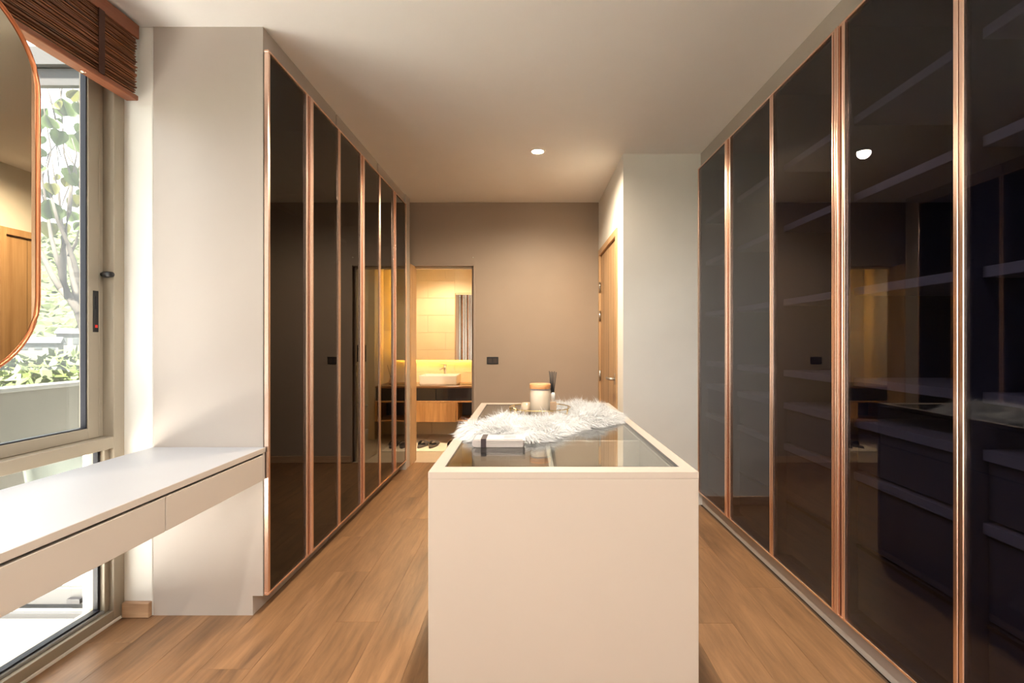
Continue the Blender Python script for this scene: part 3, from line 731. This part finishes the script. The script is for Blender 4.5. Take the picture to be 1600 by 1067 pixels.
df = empty('reed_diffuser', (.112, 2.29, tz), 'reed diffuser with black sticks behind the large candle jar', 'diffuser')
box('bottle', (.096, .128), (2.274, 2.306), (tz+.001, tz+.058), 'amber', df, bev=.003, seg=2)
lathe_obj('neck', [(.001, 0), (.0095, 0), (.0095, .034), (.007, .042), (.001, .042)], (.112, 2.29, tz+.058), 'ceramic', df, 16)
for (tx, tdy) in ((-.014, .01), (-.009, -.01), (-.002, .012), (.003, -.006), (.010, .006), (.018, 0)):
    tube_obj('reed', [(.109+tx*.1, 2.29, tz+.06), (.109+tx, 2.29+tdy, 1.072+random.uniform(-.004, .003))], .002, 'reed', df, 6)

# rolled magazine
mg = empty('magazine', (-.11, 1.745, IZ), 'folded cream magazine held by a dark band in front of the fur throw', 'magazine')
def slab(name, x0, x1, y0, y1, z0, z1, mat, parent, r):
    bm = bmesh.new(); pr = []
    zc = (z0+z1)/2; rr = (z1-z0)/2
    for i in range(9): a = math.pi/2+math.pi*i/8; pr.append((x0+rr+rr*math.cos(a), zc+rr*math.sin(a)))
    pr += [(x1, z0), (x1, z1)]
    A = [bm.verts.new((p[0], y0, p[1])) for p in pr]; B = [bm.verts.new((p[0], y1, p[1])) for p in pr]
    bm.faces.new(A); bm.faces.new(B)
    for i in range(len(A)): bm.faces.new((A[i], A[(i+1) % len(A)], B[(i+1) % len(A)], B[i]))
    return mesh_obj(name, bm, mat, parent)
slab('cover', -.192, -.02, 1.69, 1.77, IZ+.001, IZ+.028, 'paper', mg, .01)
for k in range(4): box('page', (-.180, -.018+.002*k), (1.6885-.0006*k, 1.772), (IZ+.004+k*.006, IZ+.0065+k*.006), 'paper', mg, bev=0)
boxes('band', [((-.162, -.144), (1.6865, 1.6885), (IZ+.0006, IZ+.030)), ((-.162, -.144), (1.6885, 1.77), (IZ+.028, IZ+.030))], 'band', mg)
box('printed_block', (-.085, -.045), (1.712, 1.755), (IZ+.0282, IZ+.0287), 'print', mg, bev=0)

# ------------------------------------------------------------------ light switch, downlights
sw = empty('light_switch', (-.36, BACK, 1.02), 'black double light switch on the taupe wall right of the doorway', 'switch')
box('plate', (-.418, -.302), (BACK-.009, BACK), (.984, 1.056), 'black', sw, bev=.002)
for cx in (-.385, -.335): box('rocker', (cx-.018, cx+.018), (BACK-.012, BACK-.009), (.998, 1.042), 'gap', sw, bev=.001)
def downlight(x, y, z, label, power, spot=True, col=(1, .86, .68), size=.04, blend=.7, ang=150):
    e = empty('downlight', (x, y, z), label, 'lamp', 'ceiling downlights')
    lathe_obj('trim_ring', [(.042, -.004), (.055, -.004), (.058, 0), (.042, 0), (.042, -.004)], (x, y, z), 'white_wall', e)
    lathe_obj('lens', [(.001, -.002), (.041, -.002), (.041, 0), (.001, 0)], (x, y, z), 'lens', e)
    l = bpy.data.lights.new('lamp', 'SPOT'); l.energy = power; l.color = col; l.spot_size = math.radians(ang); l.spot_blend = blend; l.shadow_soft_size = size
    o = bpy.data.objects.new('lamp', l); place(o, (x, y, z-.012), e)
downlight(.066, 3.64, H, 'round lit downlight in the ceiling near the back wall', 105, col=(1, .80, .56), ang=168)
downlight(.066, 1.72, H, 'added unseen fill downlight in the ceiling above the front of the island', 66, col=(1, .92, .82), ang=168)  # extra lamp out of view, added to brighten side wall and ceiling
downlight(-.75, -.9, H, 'added unseen fill downlight in the ceiling behind the viewer, window side', 80, col=(1, .94, .86), ang=165)  # added lamp behind the camera, fills the room from the window side
downlight(.75, -.9, H, 'added unseen fill downlight in the ceiling behind the viewer, wardrobe side', 140, col=(1, .94, .86), ang=165)  # second added lamp behind the camera, lifts faces turned to the viewer

# ------------------------------------------------------------------ bathroom
BX0, BX1, BY0, BY1, BH = -1.86, .45, BACK+.1, 6.5, 2.4
bfl = box('floor_bathroom', (BX0, BX1), (BACK, 7.0), (-.12, -.010), 'grout', kind='structure', bev=0)
yy = BY0
box('threshold', (-1.155, -.545), (BACK+.002, BACK+.1), (-.01, .002), 'floor_tile', bfl)
while yy < 6.95:
    xx = BX0
    while xx < BX1-.05:
        box('tile', (xx, min(xx+.597, BX1)), (yy, min(yy+.597, 7.0)), (-.010, 0), 'floor_tile', bfl, bev=.0015); xx += .6
    yy += .6
bw_ = box('wall_bathroom_back', (BX0, -.42), (BY1, BY1+.1), (0, BH), 'grout', kind='structure', bev=0)
for r in range(9):
    xx = BX0-(.3 if r % 2 else 0)
    while xx < -.42:
        a, b = max(xx, BX0), min(xx+.597, -.42)
        if b-a > .03 and (r*.27 < 1.1): box('tile', (a, b), (BY1-.008, BY1), (r*.27, r*.27+.267), 'tile', bw_, bev=.001)
        xx += .6
bfw = box('wall_bathroom_front', (BX0, -1.155), (BACK+.1, BACK+.106), (0, BH), 'grout', kind='structure', bev=0)
for r in range(9):
    xx = BX0-(.28 if r % 2 else 0)
    while xx < -1.17:
        a, b = max(xx, BX0), min(xx+.557, -1.157)
        if b-a > .03: box('tile', (a, b), (BACK+.106, BACK+.114), (r*.27, min(BH, r*.27+.267)), 'tile', bfw, bev=.001)
        xx += .56
boxes('wall_bathroom_door_side', [((-.545, BX1), (BACK+.1, BACK+.11), (0, BH)), ((-1.155, -.545), (BACK+.1, BACK+.11), (1.966, BH))], 'tile', kind='structure')
box('wall_bathroom_left', (BX0-.1, BX0), (BACK+.1, 7.0), (0, BH), 'tile', kind='structure', bev=0)
box('wall_bathroom_right', (BX1, BX1+.1), (BACK+.1, 7.0), (0, BH), 'tile', kind='structure', bev=0)
box('wall_bathroom_nib', (-.42, -.34), (6.12, 6.6), (0, BH), 'tile', kind='structure', bev=.002)
box('wall_bathroom_end', (-.42, BX1), (6.9, 7.0), (0, BH), 'tile', kind='structure', bev=0)
box('ceiling_bathroom', (BX0, BX1), (BACK+.1, 7.0), (BH, BH+.1), 'bath_ceiling', kind='structure', bev=0)
downlight(-1.2, 5.75, BH, 'round downlight in the bathroom ceiling above the mat', 60, col=(1, .78, .5))
downlight(-.1, 6.2, BH, 'round downlight in the bathroom ceiling above the toilet', 14, col=(1, .78, .5))
# mirror with LED glow behind
bmr = empty('vanity_mirror', (-1.3, 6.46, .97), 'large backlit bathroom mirror above the vanity', 'mirror')
box('mirror_glass', (-1.56, -.529), (6.445, 6.451), (.968, 2.25), 'bath_mirror', bmr, bev=0)
box('mirror_back', (-1.515, -.575), (6.452, 6.49), (1.01, 2.2), 'inner', bmr, bev=0)
box('led_strip', (-1.52, -.565), (6.462, 6.474), (.994, 1.003), 'led', bmr, bev=0)
box('led_strip', (-1.529, -1.521), (6.462, 6.474), (1.0, 2.2), 'led', bmr, bev=0)
box('led_strip', (-.568, -.560), (6.462, 6.474), (1.0, 2.2), 'led', bmr, bev=0)
# vanity
vn = empty('vanity_unit', (-1.3, 6.2, .255), 'wall-hung oak vanity with dark drawer front and open cubby', 'vanity')
VF = 5.9
box('counter', (-1.80, -.494), (VF, 6.49), (.657, .68), 'counter', vn)
box('drawer', (-1.79, -1.105), (VF+.012, VF+.03), (.508, .654), 'dark_glass', vn); box('drawer', (-1.099, -.50), (VF+.012, VF+.03), (.508, .654), 'dark_glass', vn)
box('drawer_box', (-1.79, -.50), (VF+.035, 6.48), (.51, .654), 'inner', vn, bev=0)
box('shelf', (-1.80, -.494), (VF, 6.49), (.488, .505), 'vanity_wood', vn)
cd = box('cabinet_door', (-1.385, -.862), (VF-.004, VF+.016), (.256, .484), 'vanity_wood', vn)
box('side_panel', (-1.80, -1.782), (VF, 6.48), (.26, .487), 'vanity_wood', vn)
box('bottom_panel', (-1.782, -1.385), (VF, 6.48), (.26, .278), 'vanity_wood', vn); box('back_panel', (-1.782, -1.385), (6.3, 6.31), (.278, .487), 'inner', vn, bev=0)
box('cabinet_box', (-1.385, -.862), (VF+.02, 6.48), (.26, .486), 'vanity_wood', vn, bev=0)
box('side_panel', (-.858, -.84), (VF, 6.48), (.26, .487), 'vanity_wood', vn); box('side_panel', (-.512, -.494), (VF, 6.48), (.26, .487), 'vanity_wood', vn)
box('bottom_panel', (-.84, -.512), (VF, 6.48), (.26, .278), 'vanity_wood', vn); box('back_panel', (-.84, -.512), (6.3, 6.31), (.278, .487), 'inner', vn, bev=0)
bs = empty('wash_basin', (-1.09, 6.17, .68), 'rectangular white vessel basin on the vanity counter', 'basin')
bm = bmesh.new()
def rr(x0, x1, y0, y1, z, r=.014, n=5):
    out = []
    for cx, cy, a0 in ((x1-r, y1-r, 0), (x0+r, y1-r, 90), (x0+r, y0+r, 180), (x1-r, y0+r, 270)):
        for i in range(n+1): a = math.radians(a0+90*i/n); out.append(bm.verts.new((cx+r*math.cos(a), cy+r*math.sin(a), z)))
    return out
lo = [rr(-1.305, -.875, 5.99, 6.35, .681), rr(-1.315, -.865, 5.98, 6.36, .70), rr(-1.318, -.862, 5.978, 6.362, .795), rr(-1.316, -.864, 5.98, 6.36, .80), rr(-1.300, -.880, 5.996, 6.30, .80), rr(-1.290, -.89, 6.006, 6.29, .74), rr(-1.24, -.94, 6.05, 6.25, .70)]
for A, B in zip(lo, lo[1:]):
    for i in range(len(A)): bm.faces.new((A[i], A[(i+1) % len(A)], B[(i+1) % len(A)], B[i]))
bm.faces.new(lo[0]); bm.faces.new(lo[-1])
bo = mesh_obj('bowl', bm, 'ceramic', bs)
fc = empty('basin_faucet', (-1.06, 6.33, .80), 'brass-toned single lever faucet on the white basin', 'faucet')
tube_obj('body', [(-1.06, 6.33, .80), (-1.06, 6.33, .905)], .017, 'steel', fc, 14)
tube_obj('spout', [(-1.06, 6.33, .87), (-1.085, 6.28, .872), (-1.10, 6.20, .862)], .011, 'steel', fc, 10)
tube_obj('lever', [(-1.06, 6.33, .912), (-1.09, 6.30, .924), (-1.115, 6.28, .928)], .006, 'steel', fc, 8)
lathe_obj('cap', [(.001, 0), (.019, 0), (.019, .012), (.001, .014)], (-1.06, 6.33, .905), 'steel', fc, 14)
# counter accessories seen in the wardrobe reflection
vd = empty('vanity_diffuser', (-.60, 6.2, .68), 'small reed diffuser at the right end of the vanity counter', 'diffuser')
lathe_obj('bottle', [(.001, 0), (.03, 0), (.033, .02), (.014, .07), (.012, .085), (.001, .085)], (-.60, 6.2, .68), 'amber', vd, 16)
for tx in (-.05, .0, .05): tube_obj('reed', [(-.60, 6.2, .75), (-.60+tx, 6.2, .92)], .0025, 'reed', vd, 6)
vt2 = empty('counter_tray', (-.74, 6.2, .68), 'thin gold tray beside the diffuser on the vanity counter', 'tray')
box('plate', (-.84, -.66), (6.13, 6.27), (.68, .69), 'gold', vt2, bev=.003); box('rim', (-.845, -.655), (6.125, 6.131), (.68, .70), 'gold', vt2)
ou = empty('wall_outlet', (-.42, 6.3, .83), 'steel framed socket on the bathroom side wall near the mirror', 'outlet')
box('plate', (-.428, -.42), (6.25, 6.36), (.80, .875), 'steel', ou, bev=.002); box('insert', (-.431, -.428), (6.262, 6.348), (.812, .863), 'black', ou, bev=.001)
# toilet
tl = empty('toilet', (.12, 6.3, 0), 'white toilet in the bathroom seen only as a reflection', 'toilet')
bm = bmesh.new(); n = 20; rings = []
for z_, ax, ay, cx in ((0, .20, .12, .16), (.12, .19, .115, .15), (.25, .25, .15, .10), (.36, .31, .18, .05), (.40, .32, .185, .04)):
    rings.append([bm.verts.new((cx+ax*math.cos(2*math.pi*i/n), 6.3+ay*math.sin(2*math.pi*i/n), z_)) for i in range(n)])
for A, B in zip(rings, rings[1:]):
    for i in range(n): bm.faces.new((A[i], A[(i+1) % n], B[(i+1) % n], B[i]))
bm.faces.new(rings[0]); bm.faces.new(rings[-1]); mesh_obj('bowl', bm, 'ceramic', tl, smooth=False)
lathe_obj('seat_lid', [(.001, 0), (.19, 0), (.195, .012), (.18, .025), (.001, .03)], (0.0, 6.3, .40), 'ceramic', tl)
box('tank', (.22, .42), (6.1, 6.5), (.36, .62), 'ceramic', tl, bev=.02, seg=3); box('tank_lid', (.21, .43), (6.09, 6.51), (.62, .65), 'ceramic', tl, bev=.008)
np_ = empty('flush_plate', (0, 6.9, 1.0), 'black rectangular panel on the bathroom end wall', 'panel')
box('plate', (-.06, .12), (6.888, 6.9), (.93, 1.16), 'black', np_, bev=.002); box('button', (-.03, .09), (6.884, 6.888), (.98, 1.11), 'dark_glass', np_)
# mat and slippers
mt = box('bath_mat', (-1.38, -.70), (5.46, 5.9), (0, .012), 'mat', bev=.004); tag(mt, 'cream cotton bath mat before the vanity', 'mat')
def slipper(x, y, rot, label):
    e = empty('slipper', (x, y, .012), label, 'slipper', 'grey slippers on the bath mat')
    bm = bmesh.new(); outl = []
    for i in range(24):
        a = 2*math.pi*i/24; yy = .13*math.sin(a); ww = .043+.010*math.sin(a)
        outl.append((ww*math.cos(a), yy))
    A = [bm.verts.new((x+p, y+q, .012)) for p, q in outl]; B = [bm.verts.new((x+p, y+q, .032)) for p, q in outl]
    bm.faces.new(A); bm.faces.new(B)
    for i in range(24): bm.faces.new((A[i], A[(i+1) % 24], B[(i+1) % 24], B[i]))
    mesh_obj('sole', bm, 'slipper', e)
    bm = bmesh.new(); rows = []
    for j in range(6):
        yy = -.02+.10*j/5; w = .05+.004*j/5; rw = []
        for i in range(11):
            a = math.pi*i/10; rw.append(bm.verts.new((x+w*math.cos(a), y+yy, .03+(.055-.004*j)*math.sin(a))))
        rows.append(rw)
    for A, B in zip(rows, rows[1:]):
        for i in range(10): bm.faces.new((A[i], A[i+1], B[i+1], B[i]))
    st_ = mesh_obj('strap', bm, 'slipper', e, smooth=True); m_ = st_.modifiers.new('solid', 'SOLIDIFY'); m_.thickness = .006
    e.rotation_euler.z = rot
slipper(-1.215, 5.70, -.18, 'grey slipper on the mat, leftmost of the four')
slipper(-1.09, 5.70, -.12, 'grey slipper on the mat, second from the left jamb')
slipper(-.88, 5.69, -.1, 'grey slipper on the mat, partly hidden by the island corner')
slipper(-.765, 5.69, -.05, 'grey slipper at the right end of the mat behind the island')
